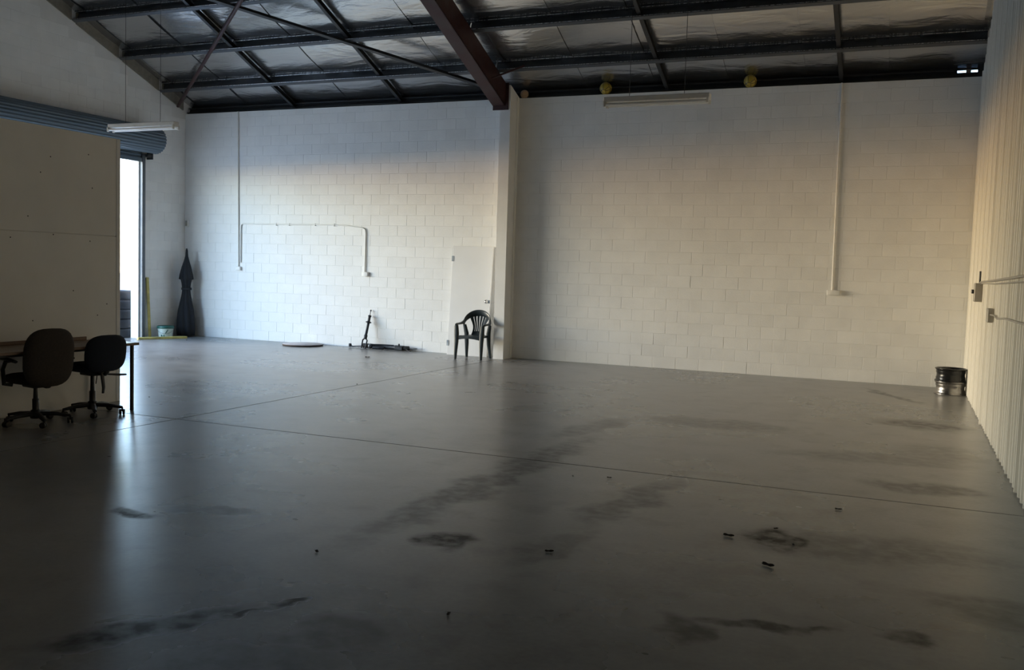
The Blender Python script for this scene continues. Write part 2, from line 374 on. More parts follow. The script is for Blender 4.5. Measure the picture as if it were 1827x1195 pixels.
PX0, PX1, PY = -6.865, -6.665, 15.39        # pilaster
def seen(q):
    d = q - EYE; z = d.dot(F_)
    if z < .5: return False
    x = 913.5 + 1666.7 * d.dot(R_) / z; y = 597.5 - 1666.7 * d.dot(U_) / z
    return -20 < x < 1850 and -20 < y < 1215
wb = MB().box(XL - .2, (PX0 + PX1) / 2, D + .003, D + .2, -.1, HW).build('wall_back', M['mortar'])
tag(wb, 'white painted concrete block back wall left of the pilaster', kind='structure')
blocks(wb, PX0 + .1 - XL, HW, Matrix.Translation((XL, D, 0)), seen, phase=.17)
wb2 = MB().box((PX0 + PX1) / 2, XR + .1, D + .003, D + .2, -.1, HW).build('wall_back_right', M['mortar'])
tag(wb2, 'white painted concrete block back wall right of the pilaster', kind='structure')
blocks(wb2, XR - PX1 + .1, HW, Matrix.Translation((PX1 - .1, D, 0)), seen, phase=.05)
# pilaster
pil = MB()
pil.add([(PX0, PY, 0), (PX1, PY, 0), (PX1, D + .02, 0), (PX0, D + .02, 0), (PX0, PY, HW + SL * (D - PY)), (PX1, PY, HW + SL * (D - PY)), (PX1, D + .02, HW), (PX0, D + .02, HW)],
        [(3, 2, 1, 0), (4, 5, 6, 7), (0, 1, 5, 4), (1, 2, 6, 5), (2, 3, 7, 6), (3, 0, 4, 7)])
pil.build('pilaster', M['render'], wb)
MB().box(PX1, PX1 + .012, D - .11, D - .095, 0, HW).build('pilaster_joint', M['mortar'], wb)

# left wall with the roller door opening, gable top
wlft = MB()
def gable(y0, y1, z0):     # solid slab piece of the left wall between y0,y1 from z0 to the roof line
    ys = [y0] + ([RIDGE] if y0 < RIDGE < y1 else []) + [y1]
    for a, c in zip(ys[:-1], ys[1:]):
        x0, x1 = XL - .2, XL - .003
        ta, tc = zb(a) + .262, zb(c) + .262
        wlft.add([(x0, a, z0), (x1, a, z0), (x1, c, z0), (x0, c, z0), (x0, a, ta), (x1, a, ta), (x1, c, tc), (x0, c, tc)],
                 [(3, 2, 1, 0), (4, 5, 6, 7), (0, 1, 5, 4), (1, 2, 6, 5), (2, 3, 7, 6), (3, 0, 4, 7)])
gable(YF - .2, OY0, -.1); gable(OY0, OY1, OZ); gable(OY1, D + .21, -.1)
wlo = wlft.build('wall_left', M['render'])
tag(wlo, 'white painted block side wall with a roller door opening', kind='structure')
# local: along = -Y from the corner, into wall = -X, up
WML = Matrix(((0, -1, 0, XL), (-1, 0, 0, D), (0, 0, 1, 0), (0, 0, 0, 1)))
blocks(wlo, D - OY1, 4.6, WML, lambda q: True, phase=.2, clip=lambda a, c, z0, z1: z1 < zb(D - a) - .03)
blocks(wlo, 7.4, 6.8, WML, seen, phase=.2, limit=215,
       skip=lambda a, c, z0, z1: z0 < OZ - .001 or a < D - OY1 - .4 and z1 <= 4.6 + .01 and c <= D - OY1 + .02,
       clip=lambda a, c, z0, z1: z1 < zb(D - a) - .03 and (a >= D - OY1 - .01 or z0 > 4.59))

# right wall: ribbed steel sheets on framing
wr = MB()
for a, c in ((YF - .2, RIDGE), (RIDGE, D + .2)):
    x0, x1 = XR + .06, XR + .10
    wr.add([(x0, a, -.1), (x1, a, -.1), (x1, c, -.1), (x0, c, -.1), (x0, a, zb(a) + .25), (x1, a, zb(a) + .25), (x1, c, zb(c) + .25), (x0, c, zb(c) + .25)],
           [(3, 2, 1, 0), (4, 5, 6, 7), (0, 1, 5, 4), (1, 2, 6, 5), (2, 3, 7, 6), (3, 0, 4, 7)])
wro = wr.build('wall_right', M['deck'])
tag(wro, 'cream ribbed steel sheet side wall', kind='structure')
def rib_sheet(y1, w=.762):
    """one sheet: four ribs, y falling from y1; ribs stand into the hall"""
    pr = []; pitch = w / 4
    for k in range(4):
        s0 = y1 - k * pitch; hh = .029 if k else .036
        pr += [(0, s0), (0, s0 - .060), (-hh, s0 - .078), (-hh, s0 - .108), (0, s0 - .126)]
        pr += [(0, s0 - .150), (-.003, s0 - .154), (-.003, s0 - .164), (0, s0 - .168)]
    pr.append((0, y1 - w - .004))
    lap = .0015
    vs = []
    for dx, y in pr: vs += [(XR + dx - lap, y, .012), (XR + dx - lap, y, zb(max(y, YF)) - .01 + .0)]
    n = len(pr)
    return MB().add(vs, [(2 * i, 2 * i + 1, 2 * i + 3, 2 * i + 2) for i in range(n - 1)])
y = D + .02
while y > YF:
    rib_sheet(y).build('ribbed_sheet', M['sheet'], wro); y -= .762
cvs = MB(); cvs.add([(XR + .001, 11.98, .0), (XR - .045, 11.965, 0), (XR - .045, 11.905, 0), (XR + .001, 11.89, 0), (XR + .001, 11.98, 4.52), (XR - .045, 11.965, 4.52), (XR - .045, 11.905, 4.52), (XR + .001, 11.89, 4.52)],
    [(0, 1, 5, 4), (1, 2, 6, 5), (2, 3, 7, 6), (4, 5, 6, 7), (3, 2, 1, 0)])
cvs.build('joint_cover', M['sheet'], wro)
# near wall behind the viewpoint
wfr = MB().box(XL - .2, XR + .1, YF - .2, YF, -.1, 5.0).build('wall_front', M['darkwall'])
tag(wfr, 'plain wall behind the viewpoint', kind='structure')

# ------------------------------------------------------------------ roof
deck = MB()
for a, c in ((YF - .5, RIDGE), (RIDGE, D + .215)):
    za = (zb(RIDGE) if a == RIDGE else 4.75 + SL * (a - YF)) + .27; zc = (zb(RIDGE) if c == RIDGE else 4.75 + SL * (D - c)) + .27
    x0, x1 = XL - .4, XR + .4
    deck.add([(x0, a, za), (x1, a, za), (x1, c, zc), (x0, c, zc), (x0, a, za + .08), (x1, a, za + .08), (x1, c, zc + .08), (x0, c, zc + .08)],
             [(3, 2, 1, 0), (4, 5, 6, 7), (0, 1, 5, 4), (1, 2, 6, 5), (2, 3, 7, 6), (3, 0, 4, 7)])
ceil = deck.build('ceiling', M['deck'])
tag(ceil, 'pitched steel roof lined with crinkled silver foil', kind='structure')
PUR = [15.09, 14.03, 12.92, 11.82, 10.72, 9.62, 8.52, 7.42]
LAPS = [-15.41 + 1.24 * k for k in range(14)]
def sag(y):
    q = sorted([16.05] + PUR + [7.0])
    for a, c in zip(q[:-1], q[1:]):
        if a <= y <= c: return -.035 * math.sin(PI * (y - a) / (c - a))
    return 0
for k, x0 in enumerate(LAPS):
    a, c = max(x0, XL - .02), min(x0 + 1.30, XR + .03)
    if c - a < .05: continue
    rnd = random.Random(k); ph = rnd.uniform(0, 6)
    def ff(u, v, a=a, c=c, ph=ph):
        yy = 7.02 + v * 9.0; xx = a + u * (c - a)
        zz = zb(yy) + .213 + sag(yy) * (.8 + .3 * math.sin(3 * xx + ph)) + .006 * math.sin(7 * xx + 2.3 * yy + ph) - (.014 if u > .9 else 0)
        return (xx, yy, zz)
    MB().shell(ff, 5, 54, .002).build('foil_sheet', M['foil'], ceil)
# purlins: lipped channels, open up the slope towards the ridge
NRM = Vector((0, SL, 1)).normalized(); SLP = Vector((0, -1, SL)).normalized()
def on_roof(x, yb, a, bb): return Vector((x, yb, zb(yb))) + SLP * a + NRM * bb     # a up-slope, bb off the roof plane
def purlin(yb, xa, xb, dpt=.19, fl=.075, lip=.018, t=.003):
    pr = [(fl, lip), (fl, 0), (0, 0), (0, dpt), (fl, dpt), (fl, dpt - lip)]
    pi = [(fl - t, lip), (fl - t, t), (t, t), (t, dpt - t), (fl - t, dpt - t), (fl - t, dpt - lip)]
    mb = MB(); n = len(pr); vs = []
    for x in (xa, xb): vs += [on_roof(x, yb, *q) for q in pr] + [on_roof(x, yb, *q) for q in pi]
    fs = []
    for i in range(n - 1):
        fs += [(i, i + 1, 2 * n + i + 1, 2 * n + i), (n + i + 1, n + i, 3 * n + i, 3 * n + i + 1), (i, n + i, n + i + 1, i + 1)]
    fs += [(0, 2 * n, 3 * n, n), (n - 1, 2 * n - 1, 4 * n - 1, 3 * n - 1)]
    return mb.add(vs, fs)
for yb in PUR:
    for xa, xb in ((XL + .002, -6.86), (-6.84, XR - .03)):
        pm = purlin(yb, xa, xb)
        pm = pm.build('purlin', M['galv_dull'], ceil)
        for q in (.018, .172): MB().sweep([on_roof(xa, yb, .075, q), on_roof(xb, yb, .075, q)], .005, n=8).build('lip_glint_bead', M['lip'], pm)  # beads added on the lip edges to draw their line of highlight
# bridging bars between purlins
edges = [D + .1] + PUR[:5]
for bx in (-11.65, -9.17, -3.98, -1.17):
    for lo, hi in zip(edges[:-1], edges[1:]):
        ln = math.hypot(lo - hi, SL * (lo - hi)); mb = MB()
        a0, a1 = .004, ln - .002
        def P(a, bb, x): return on_roof(x, lo, a, bb)
        w2, d0, d1 = .032, .045, .125
        for (xa, xb, ba, bc) in ((bx - w2, bx - w2 + .004, d0, d1), (bx - w2, bx + w2, d0, d0 + .004), (bx - w2, bx + w2, d1 - .004, d1)):
            vs = [P(a, q, x) for a in (a0, a1) for (x, q) in ((xa, ba), (xb, ba), (xb, bc), (xa, bc))]
            mb.add(vs, [(3, 2, 1, 0), (4, 5, 6, 7), (0, 1, 5, 4), (1, 2, 6, 5), (2, 3, 7, 6), (3, 0, 4, 7)])
        mb.build('bridging_bar', M['black_steel'], ceil)
# rafter: red-oxide channel on the pilaster, with an end plate
def rafter():
    mb = MB(); dpt, x0, x1, t = .40, -7.0, -6.76, .012
    def seg(xa, xb, oa, ob):
        vs = [(x, yy, zb(yy) - .004 + o) for yy in (PY - .014, RIDGE + .02) for x, o in ((xa, oa), (xb, oa), (xb, ob), (xa, ob))]
        mb.add(vs, [(0, 1, 2, 3), (7, 6, 5, 4), (4, 5, 1, 0), (5, 6, 2, 1), (6, 7, 3, 2), (7, 4, 0, 3)])
    seg(x0, x1, -dpt, -dpt + t); seg(x0, x1, -t, 0); seg(x1 - .012, x1, -dpt, 0)
    return mb
raf = rafter().build('rafter', M['red'], ceil)
MB().box(-7.0, -6.70, PY - .014, PY, 4.44, zb(PY)).build('rafter_end_plate', M['red'], ceil)
MB().cyl((-14.3, 15.50, zb(15.50) - .04), (-9.6, 12.15, zb(12.15) - .04), .034, 12).build('brace_pipe', M['red'], ceil)
dk = MB()
a, c = Vector((-7.02, 15.53, zb(15.53) - .04)), Vector((-12.2, 11.80, zb(11.80) - .04))
dk.sweep([a, c], .052, .006, n=4, up=(0, .37, .93), e=2, smooth=False); dk.sweep([a + Vector((0, 0, .03)), c + Vector((0, 0, .03))], .006, .045, n=4, up=(0, .37, .93), smooth=False)
dk.build('brace_angle', M['black_steel'], ceil)
MB().sweep([(-6.76, 14.75, zb(14.75) - .30), (-6.25, 14.98, zb(14.98) + .02)], .02, .02, n=4, smooth=False).build('fly_brace', M['red'], ceil)
# beige packing along the gable between purlin ends
for lo, hi in zip([D] + PUR[:4], PUR[:5]):
    a, c = lo - .09, hi + .02
    v = [(x, yy, zb(yy) + o) for yy in (a, c) for x, o in ((XL, -.01), (XL + .03, -.01), (XL + .03, .20), (XL, .20))]
    MB().add(v, [(3, 2, 1, 0), (4, 5, 6, 7), (0, 1, 5, 4), (1, 2, 6, 5), (2, 3, 7, 6), (3, 0, 4, 7)]).build('gable_packing', M['packing'], ceil)
# eave closure behind the wall head, with the daylight slot
yc = D + .19; zc0 = HW - .05; zc1 = zb(yc) + .26
ec = MB(); sx0, sx1, sz0, sz1 = .50, .78, 4.818, 4.852
ec.box(XL - .2, sx0, yc, yc + .02, zc0, zc1); ec.box(sx1, XR + .2, yc, yc + .02, zc0, zc1); ec.box(sx0, sx1, yc, yc + .02, zc0, sz0); ec.box(sx0, sx1, yc, yc + .02, sz1, zc1)
ec.build('eave_closure', M['black_steel'], ceil)
MB().box(.62, .69, yc - .012, yc + .008, sz0 - .01, sz1 + .01).build('closure_packer', M['timber_trim'], ceil)
purlin(D + .10, XL, .44, dpt=.12, fl=.06).build('eave_strut', M['black_steel'], ceil)
deckf = MB().box(XL - .2, XR + .2, YF - .25, YF - .2, 4.5, 5.2).build('eave_closure', M['black_steel'], ceil)

# ------------------------------------------------------------------ partition (office box at the left)
PXF, PYE, PH = -8.14, 7.93, 2.92
pt = MB().box(PXF - .09, PXF - .012, YF, PYE - .012, 0, PH)
pt.box(XL, PXF - .012, PYE - .09, PYE - .012, 0, PH); pt.box(XL, PXF - .02, YF, PYE - .02, PH - .08, PH)
pto = pt.build('wall_partition', M['board'])
tag(pto, 'off-white boarded office partition standing inside the hall', kind='structure')
for z0, z1 in ((.0, 1.846), (1.850, PH)):
    ys = [PYE - .012, 4.2, 1.8, -.6, YF]
    for a, c in zip(ys[:-1], ys[1:]):
        MB().cbox(PXF - .012, PXF, c + .0015, a - .0015, z0, z1, .0025).build('wall_board', M['board'], pto)
    MB().cbox(XL, PXF - .012, PYE - .012, PYE, z0, z1, .002).build('wall_board', M['board'], pto)
MB().cbox(PXF - .03, PXF + .006, PYE - .05, PYE + .006, 0, PH, .004).build('corner_trim', M['door_white'], pto)
for yy, zz in ((7.55, 2.35), (7.52, 1.78), (7.05, 1.83), (6.75, 2.0), (7.3, 1.25), (6.8, .95), (7.75, 1.1), (7.02, 2.62), (7.5, 2.7), (6.55, 1.78), (7.62, .98), (6.9, 2.45)):
    m4 = Matrix.Translation((PXF - .001, yy, zz)) @ Matrix.Rotation(PI / 2, 4, 'Y'); MB().lathe([(.007, 0), (.007, .002), (.003, .003)], 8, m4).build('screw_head', M['black_steel'], pto)

# ------------------------------------------------------------------ roller door
dr = bpy.data.objects.new('door_1', None); C.objects.link(dr); tag(dr, 'blue-grey roller shutter rolled up above the left doorway', kind='structure')
dr.location = (XL, OY1, 0)
L_ = OY1 + .22 - (OY0 - .2)
# roll: ribbed drum, axis along Y
nr_ = 26; prof = []
vs = []; n = nr_ * 4
for yy in (0.20, -L_ + .2):
    for j in range(n):
        an = 2 * PI * j / n; rr = .262 if j % 4 in (0, 1) else .249
        vs.append((.275 + rr * math.cos(an), yy, 3.985 + rr * math.sin(an)))
db = MB().add(vs, [(j, (j + 1) % n, n + (j + 1) % n, n + j) for j in range(n)] + [tuple(range(n))[::-1], tuple(range(n, 2 * n))])
db.build('curtain_roll', M['shutter'], dr)
cu = MB(); pts = []
zz = 4.0; k = 0
while zz > 3.63:
    pts.append((.028 if k % 2 == 0 else .046, zz)); pts.append((.028 if k % 2 == 0 else .046, zz - .03)); zz -= .042; k += 1
vs = [(x, yy, z) for yy in (.06, -(OY1 - OY0) - .06) for x, z in pts]
n = len(pts); cu.add(vs, [(i, i + 1, n + i + 1, n + i) for i in range(n - 1)])
cu.build('curtain', M['shutter'], dr)
MB().cbox(.015, .065, -(OY1 - OY0) - .05, .05, 3.555, 3.635, .006).build('bottom_rail', M['shutter'], dr)
for yy in (.06, -(OY1 - OY0) - .06):
    gr = MB(); gr.box(.0, .075, yy - .035, yy + .045, .0, 3.72); gr.build('guide_rail', M['galv_dull'], dr)
for yy in (.21, -L_ + .17):
    b_ = MB(); b_.cbox(.0, .16, yy, yy + .02, 3.62, 4.20, .004); b_.cbox(.0, .36, yy, yy + .02, 3.93, 4.03, .004); b_.cbox(.0, .14, yy - .10, yy + .02, 3.66, 3.72, .003)
    b_.build('drum_bracket', M['black_steel'], dr)
MB().cyl((.275, .24, 3.985), (.275, -L_ + .16, 3.985), .025, 10).build('axle', M['black_steel'], dr)

# ------------------------------------------------------------------ suspended twin fluorescent fittings
def fitting(name, label, xa, xb, y, z):
    t = thing(name, label, 'light fitting', (0, 0, 0), group='suspended twin tube fittings')
    t.location = ((xa + xb) / 2, y, z); h_ = (xb - xa) / 2
    MB().cbox(-h_, h_, -.055, .055, .005, .065, .008).build('batten', M['white_gloss'], t)
    for s in (-1, 1):
        MB().cyl((-h_ + .035, s * .055, -.028), (h_ - .035, s * .055, -.028), .018, 12).build('tube', M['tube'], t)
        e = MB()
        for q in (-.055, .055): e.cbox(s * (h_ - .018) - .014, s * (h_ - .018) + .014, q - .018, q + .018, -.055, .012, .004)
        e.cbox(s * (h_ - .018) - .014, s * (h_ - .018) + .014, -.06, .06, -.012, .012, .003)
        e.build('tube_holder', M['white_gloss'], t)
        MB().cyl((s * h_ * .52, 0, .06), (s * h_ * .52, 0, zb(y) + .165 - z), .0035, 6).build('suspension_wire', M['black_steel'], t)
    return t
fitting('fluorescent_fitting', 'unlit twin tube fitting hanging in front of the rolled-up shutter', -11.49, -10.17, 11.0, 3.60)
fitting('fluorescent_fitting', 'unlit twin tube fitting hanging before the right-hand block wall', -3.52, -2.24, 11.0, 3.66)

# ------------------------------------------------------------------ conduits and sockets
def socket(parent, x, y, z, w=.11, h_=.075, name='socket_box', d=.05):
    o = MB().cbox(x - w / 2, x + w / 2, y - d, y, z - h_ / 2, z + h_ / 2, .006, seg=2).build(name, M['pvc'], parent)
    return o
t = thing('conduit_drop', 'white conduit dropping down the left block wall to a low socket', 'conduit', (-12.93, D, 0), group='surface conduits')
MB().cyl((-.03, -.018, HW), (.02, -.018, 1.51), .0135, 10).build('conduit', M['pvc'], t)
socket(t, .03, -.001, 1.475)
t = thing('conduit_branch', 'white conduit branching sideways along the left block wall then down', 'conduit', (-12.87, D, 0), group='surface conduits')
path = [(.012, -.018, 1.6), (.012, -.018, 2.33), (.02, -.018, 2.385), (.06, -.018, 2.405), (1.2, -.018, 2.40), (2.3, -.018, 2.40), (2.6, -.018, 2.385), (2.96, -.018, 2.345), (3.02, -.018, 2.32), (3.035, -.018, 2.26), (3.03, -.018, 1.48)]
MB().sweep(path, .0125, n=8, up=(0, 1, 0)).build('conduit', M['pvc'], t)
socket(t, 3.05, -.001, 1.445, .13, .085)
for xx in (.9, 1.22, 1.85, 2.3):
    MB().cbox(xx - .012, xx + .012, -.034, -.001, 2.385 - .012, 2.42, .003).build('conduit_clip', M['pvc'], t)
t = thing('conduit_drop', 'white conduit dropping down the right block wall to a socket', 'conduit', (-1.14, D, 0), group='surface conduits')
MB().cyl((-.01, -.018, HW), (.012, -.018, 1.44), .0135, 10).build('conduit', M['pvc'], t)
socket(t, .03, -.001, 1.405, .19, .08)
t = thing('junction_box', 'small white box high in the corner beside the left wall', 'junction box', (-14.28, D, 2.40))
MB().cbox(-.04, .04, -.045, -.001, -.08, .08, .006).build('box_body', M['pvc'], t); MB().cbox(-.028, .028, -.052, -.044, -.055, .055, .004).build('cover', M['pvc_grey'], t)
# on the ribbed wall
t = thing('isolator_switch', 'grey isolator box with conduit along the ribbed wall', 'switch box', (XR - .03, 13.0, 1.52))
MB().cbox(-.09, -.001, -.10, .10, -.13, .10, .008).build('box_body', M['pvc_grey'], t)
MB().cbox(-.12, -.089, -.02, .05, -.03, .02, .005).build('knob', M['black_steel'], t)
MB().sweep([(-.03, 0, .10), (-.03, .01, .25)], .012, .012, n=8).build('cable', M['black_steel'], t)
MB().sweep([(-.03, -.02, .10), (-.022, -.10, .118), (-.022, -2.0, .13), (-.022, -4.6, .16), (-.022, -6.5, .17)], .011, n=8).build('conduit', M['pvc_grey'], t)
MB().sweep([(-.03, -.06, .09), (-.022, -.2, .098), (-.022, -2.0, .095), (-.022, -4.6, .115), (-.022, -6.5, .12)], .006, n=6).build('second_cable', M['pvc_grey'], t)
t = thing('wall_socket', 'grey socket box on the ribbed wall with a sagging cable', 'socket', (XR - .03, 11.15, 1.28))
MB().cbox(-.06, -.001, -.09, .09, -.075, .075, .008).build('box_body', M['pvc_grey'], t)
MB().sweep([(-.03, -.09, .01), (-.02, -.35, .012), (-.016, -.7, -.01), (-.016, -1.5, .02), (-.016, -2.6, .028), (-.016, -5, .05)], .009, n=8).build('cable', M['pvc_grey'], t)

# ------------------------------------------------------------------ loose door leaf leaning on the wall
t = thing('door_leaf', 'white flush door leaf leaning upright against the block wall by the pilaster', 'door', (-7.485, D - .215, 0))
an = math.atan2(.165, 2.03)
TM = Matrix.Rotation(-an, 4, 'X')
MB().cbox(-.41, .41, 0, .036, 0, 2.035, .003, m=TM).build('leaf_panel', M['door_white'], t)
for zz in (.22, 1.80):
    MB().cbox(-.425, -.38, -.006, .003, zz - .05, zz + .05, .002, m=TM).build('hinge', M['galv'], t)
lk = MB(); mm = TM @ Matrix.Translation((.335, 0, 1.02)) @ Matrix.Rotation(PI / 2, 4, 'X')
lk.lathe([(.036, 0), (.036, .006), (.024, .012), (.022, .03), (.0, .032)], 18, mm); lk.build('door_lock', M['chrome'], t)
MB().cbox(.37, .409, -.004, .003, .99, 1.05, .001, m=TM).build('strike_plate', M['galv'], t)

# ------------------------------------------------------------------ moulded plastic armchair
t = thing('plastic_armchair', 'dark moulded plastic garden armchair in front of the white door leaf', 'chair', (-7.155, 15.17, 0), math.radians(3))
PLM = M['chair_plastic']
def seatf(u, v):
    x = (u - .5) * .45 * (1 - .10 * v); y = -.235 + .44 * v
    z = .425 - .030 * math.sin(PI * min(1, v * 1.1)) * (1 - (2 * u - 1) ** 2) - .012 * v
    if v < .10: z -= .055 * (1 - v / .10) ** 2; y += .03 * (1 - v / .10)
    e = abs(2 * u - 1)
    if e > .88: z -= .035 * ((e - .88) / .12) ** 2
    return (x, y, z)
MB().shell(seatf, 16, 18, .006).build('seat', PLM, t)
MB().shell(lambda u, v: ((u - .5) * .44, -.225 + .012 * math.cos(PI * (u - .5)) * -1, .42 - .075 * v * (1 - .35 * math.sin(PI * u))), 12, 3, .006).build('front_apron', PLM, t)
arch = []
for i in range(25):
    a = PI * i / 24
    x = -.255 * math.cos(a) * (1.0); z = .60 + .215 * math.sin(a) ** .8; yy = .13 + .14 * math.sin(a)
    arch.append((x, yy, z))
MB().sweep(arch, .014, [.030 + .030 * math.sin(PI * i / 24) for i in range(25)], n=10, up=(0, -.25, 1)).build('back_arch', PLM, t)
def splat(u, v):
    w = .135 - .045 * math.sin(PI * min(1, v * 1.15)) + .05 * v
    return ((2 * u - 1) * w, .195 + .075 * v - .02 * (1 - (2 * u - 1) ** 2) * -1, .405 + .36 * v * (1 - .06 * (2 * u - 1) ** 2))
for k in range(6):
    c0 = (k + .5) / 6
    wd = .058 if 0 < k < 5 else .08
    def slat(u, v, c0=c0, wd=wd):
        q = c0 + (u - .5) * 2 * wd * (1.0 if v > .12 else 1.0); return splat(q, v)
    MB().shell(slat, 3, 10, .008).build('back_slat', PLM, t)
MB().shell(lambda u, v: splat(u, v * .22), 10, 3, .008).build('back_panel', PLM, t)
for s in (-1, 1):
    arm = [(s * .238, .175, .695), (s * .256, .135, .650), (s * .268, .07, .628), (s * .272, -.02, .622), (s * .270, -.12, .622), (s * .262, -.19, .612), (s * .255, -.215, .58)]
    MB().sweep(arm, [.016, .022, .027, .029, .029, .027, .022], [.028, .026, .022, .018, .018, .018, .018], n=10, e=3).build('armrest', PLM, t)
    MB().sweep([(s * .252, -.212, .60), (s * .243, -.215, .45), (s * .240, -.225, .30), (s * .247, -.25, 0)], [.036, .044, .038, .024], [.022, .024, .022, .017], n=8, up=(0, 1, 0), e=3.5).build('leg', PLM, t)
    MB().sweep([(s * .245, .15, .60), (s * .215, .175, .44), (s * .215, .20, .25), (s * .235, .255, 0)], [.030, .042, .036, .022], [.020, .024, .020, .016], n=8, up=(0, 1, 0), e=3.5).build('leg', PLM, t)

# ------------------------------------------------------------------ table
TZ, TX0, TX1, TYE = .722, -8.118, -7.49, 7.57
t = thing('office_table', 'long wood-topped table with thin dark steel legs along the partition', 'table', (TX1, TYE, 0))
MB().cbox(TX0 - TX1, 0, -2.4, 0, TZ - .028, TZ, .004).build('tabletop', M['timber_brown'], t)
MB().cbox(TX0 - TX1, TX0 - TX1 + .018, -2.4, -.13, TZ, TZ + .036, .003).build('upstand', M['timber_brown'], t)
MB().box(TX0 - TX1 + .05, -.08, -2.3, -.10, TZ - .055, TZ - .028).build('frame_rail', M['black_steel'], t)
for x in (-.035, TX0 - TX1 + .035):
    for yy in (-.07, -2.3):
        MB().cbox(x - .015, x + .015, yy - .015, yy + .015, 0, TZ - .028, .003).build('leg', M['black_steel'], t)

# ------------------------------------------------------------------ office chairs (built facing +X)
def office_chair(name, label, loc, rot, fab, seat_z, sw, sd, back_c, back_w, back_h, arms, base_r, base_rot, tilt=.12):
    t = thing(name, label, 'office chair', loc, rot, 'office chairs at the table')
    hub = MB().lathe([(.045, .055), (.05, .07), (.045, .13), (.03, .14)], 16); hub.build('base_hub', M['plastic_black'], t)
    for k in range(5):
        a = base_rot + 2 * PI * k / 5; c, s = math.cos(a), math.sin(a)
        arm = MB().sweep([(c * .03, s * .03, .10), (c * base_r * .6, s * base_r * .6, .092), (c * base_r, s * base_r, .072)], [.028, .024, .018], [.022, .018, .013], n=8, e=3)
        ao = arm.build('base_arm', M['plastic_black'], t)
        cs = MB(); px, py = c * base_r, s * base_r
        ca = a + 1.1 + k * .7
        dx, dy = math.cos(ca), math.sin(ca)
        for q in (-.016, .016):
            m4 = Matrix.Translation((px + dx * q - dy * .012, py + dy * q + dx * .012, .028)) @ Matrix.Rotation(ca, 4, 'Z') @ Matrix.Rotation(PI / 2, 4, 'Y')
            cs.lathe([(.010, -.010), (.026, -.010), (.028, -.006), (.028, .006), (.026, .010), (.010, .010)], 14, m4)
        cs.cyl((px, py, .03), (px, py, .075), .009, 8)
        cs.build('caster', M['plastic_black'], ao)
    MB().lathe([(.030, .12), (.030, .24), (.022, .245), (.018, seat_z - .10), (.018, seat_z - .06)], 14).build('gas_lift', M['plastic_black'], t)
    MB().cbox(-.10, .10, -.08, .08, seat_z - .085, seat_z - .045, .01).build('seat_plate', M['black_steel'], t)
    m4 = Matrix.Translation((.02, 0, seat_z)) @ Matrix.Rotation(PI / 2, 4, 'Z')
    MB().cushion(sw / 2, sd / 2, .10, m4, e=3.4).build('seat', fab, t)
    # back: cushion plane stands up, normal along X
    bx, bz = back_c
    m4 = Matrix.Translation((bx, 0, bz)) @ Matrix.Rotation(-tilt, 4, 'Y') @ Matrix(((0, 0, 1, 0), (1, 0, 0, 0), (0, 1, 0, 0), (0, 0, 0, 1)))
    MB().cushion(back_w / 2, back_h / 2, .085, m4, e=3.0, bend=.03).build('backrest', fab, t)
    MB().sweep([(-.06, 0, seat_z - .06), (bx * .8, 0, seat_z - .07), (bx * .95, 0, seat_z - .04), (bx - .005, 0, bz - back_h / 2 + .07)], .028, .010, n=8, up=(0, 0, 1), e=3).build('back_support', M['black_steel'], t)
    if arms:
        for s in (-1, 1):
            MB().sweep([(.04, s * .20, seat_z - .05), (.05, s * (sw / 2 + .035), seat_z - .04), (.05, s * (sw / 2 + .045), seat_z + .10), (.0, s * (sw / 2 + .045), seat_z + .175), (-.10, s * (sw / 2 + .04), seat_z + .190)], [.020] * 5, [.014] * 5, n=8, up=(1, 0, .2)).build('arm_support', M['plastic_black'], t)
            MB().sweep([(-.16, s * (sw / 2 + .04), seat_z + .185), (-.05, s * (sw / 2 + .045), seat_z + .200), (.14, s * (sw / 2 + .045), seat_z + .200), (.19, s * (sw / 2 + .045), seat_z + .185)], [.022, .026, .026, .020], [.014, .016, .016, .010], n=10).build('armrest', M['plastic_black'], t)
    return t
c1 = office_chair('office_chair', 'brown fabric office chair with armrests drawn up to the table', (-7.635, 6.405, 0), math.radians(170), M['fabric_brown'], .44, .48, .46, (-.255, .655), .50, .56, True, .30, .35, .10)
c2 = office_chair('office_chair', 'smaller navy fabric office chair without armrests at the table end', (-7.655, 7.10, 0), math.radians(172), M['fabric_blue'], .49, .44, .42, (-.245, .645), .47, .38, False, .29, .1, .12)
MB().sweep([(-.12, -.06, .42), (-.14, -.20, .405), (-.14, -.29, .40)], [.012, .020, .018], [.008, .012, .010], n=8).build('tilt_lever', M['plastic_black'], c2)
MB().sweep([(-.20, .03, .44), (-.225, .03, .30), (-.215, .03, .24)], [.022, .018, .014], [.010, .010, .008], n=8, up=(1, 0, 0)).build('back_adjuster', M['plastic_black'], c2)
MB().cyl((-.19, .08, .42), (-.20, .10, .34), .005, 6).build('release_wire', M['black_steel'], c2)

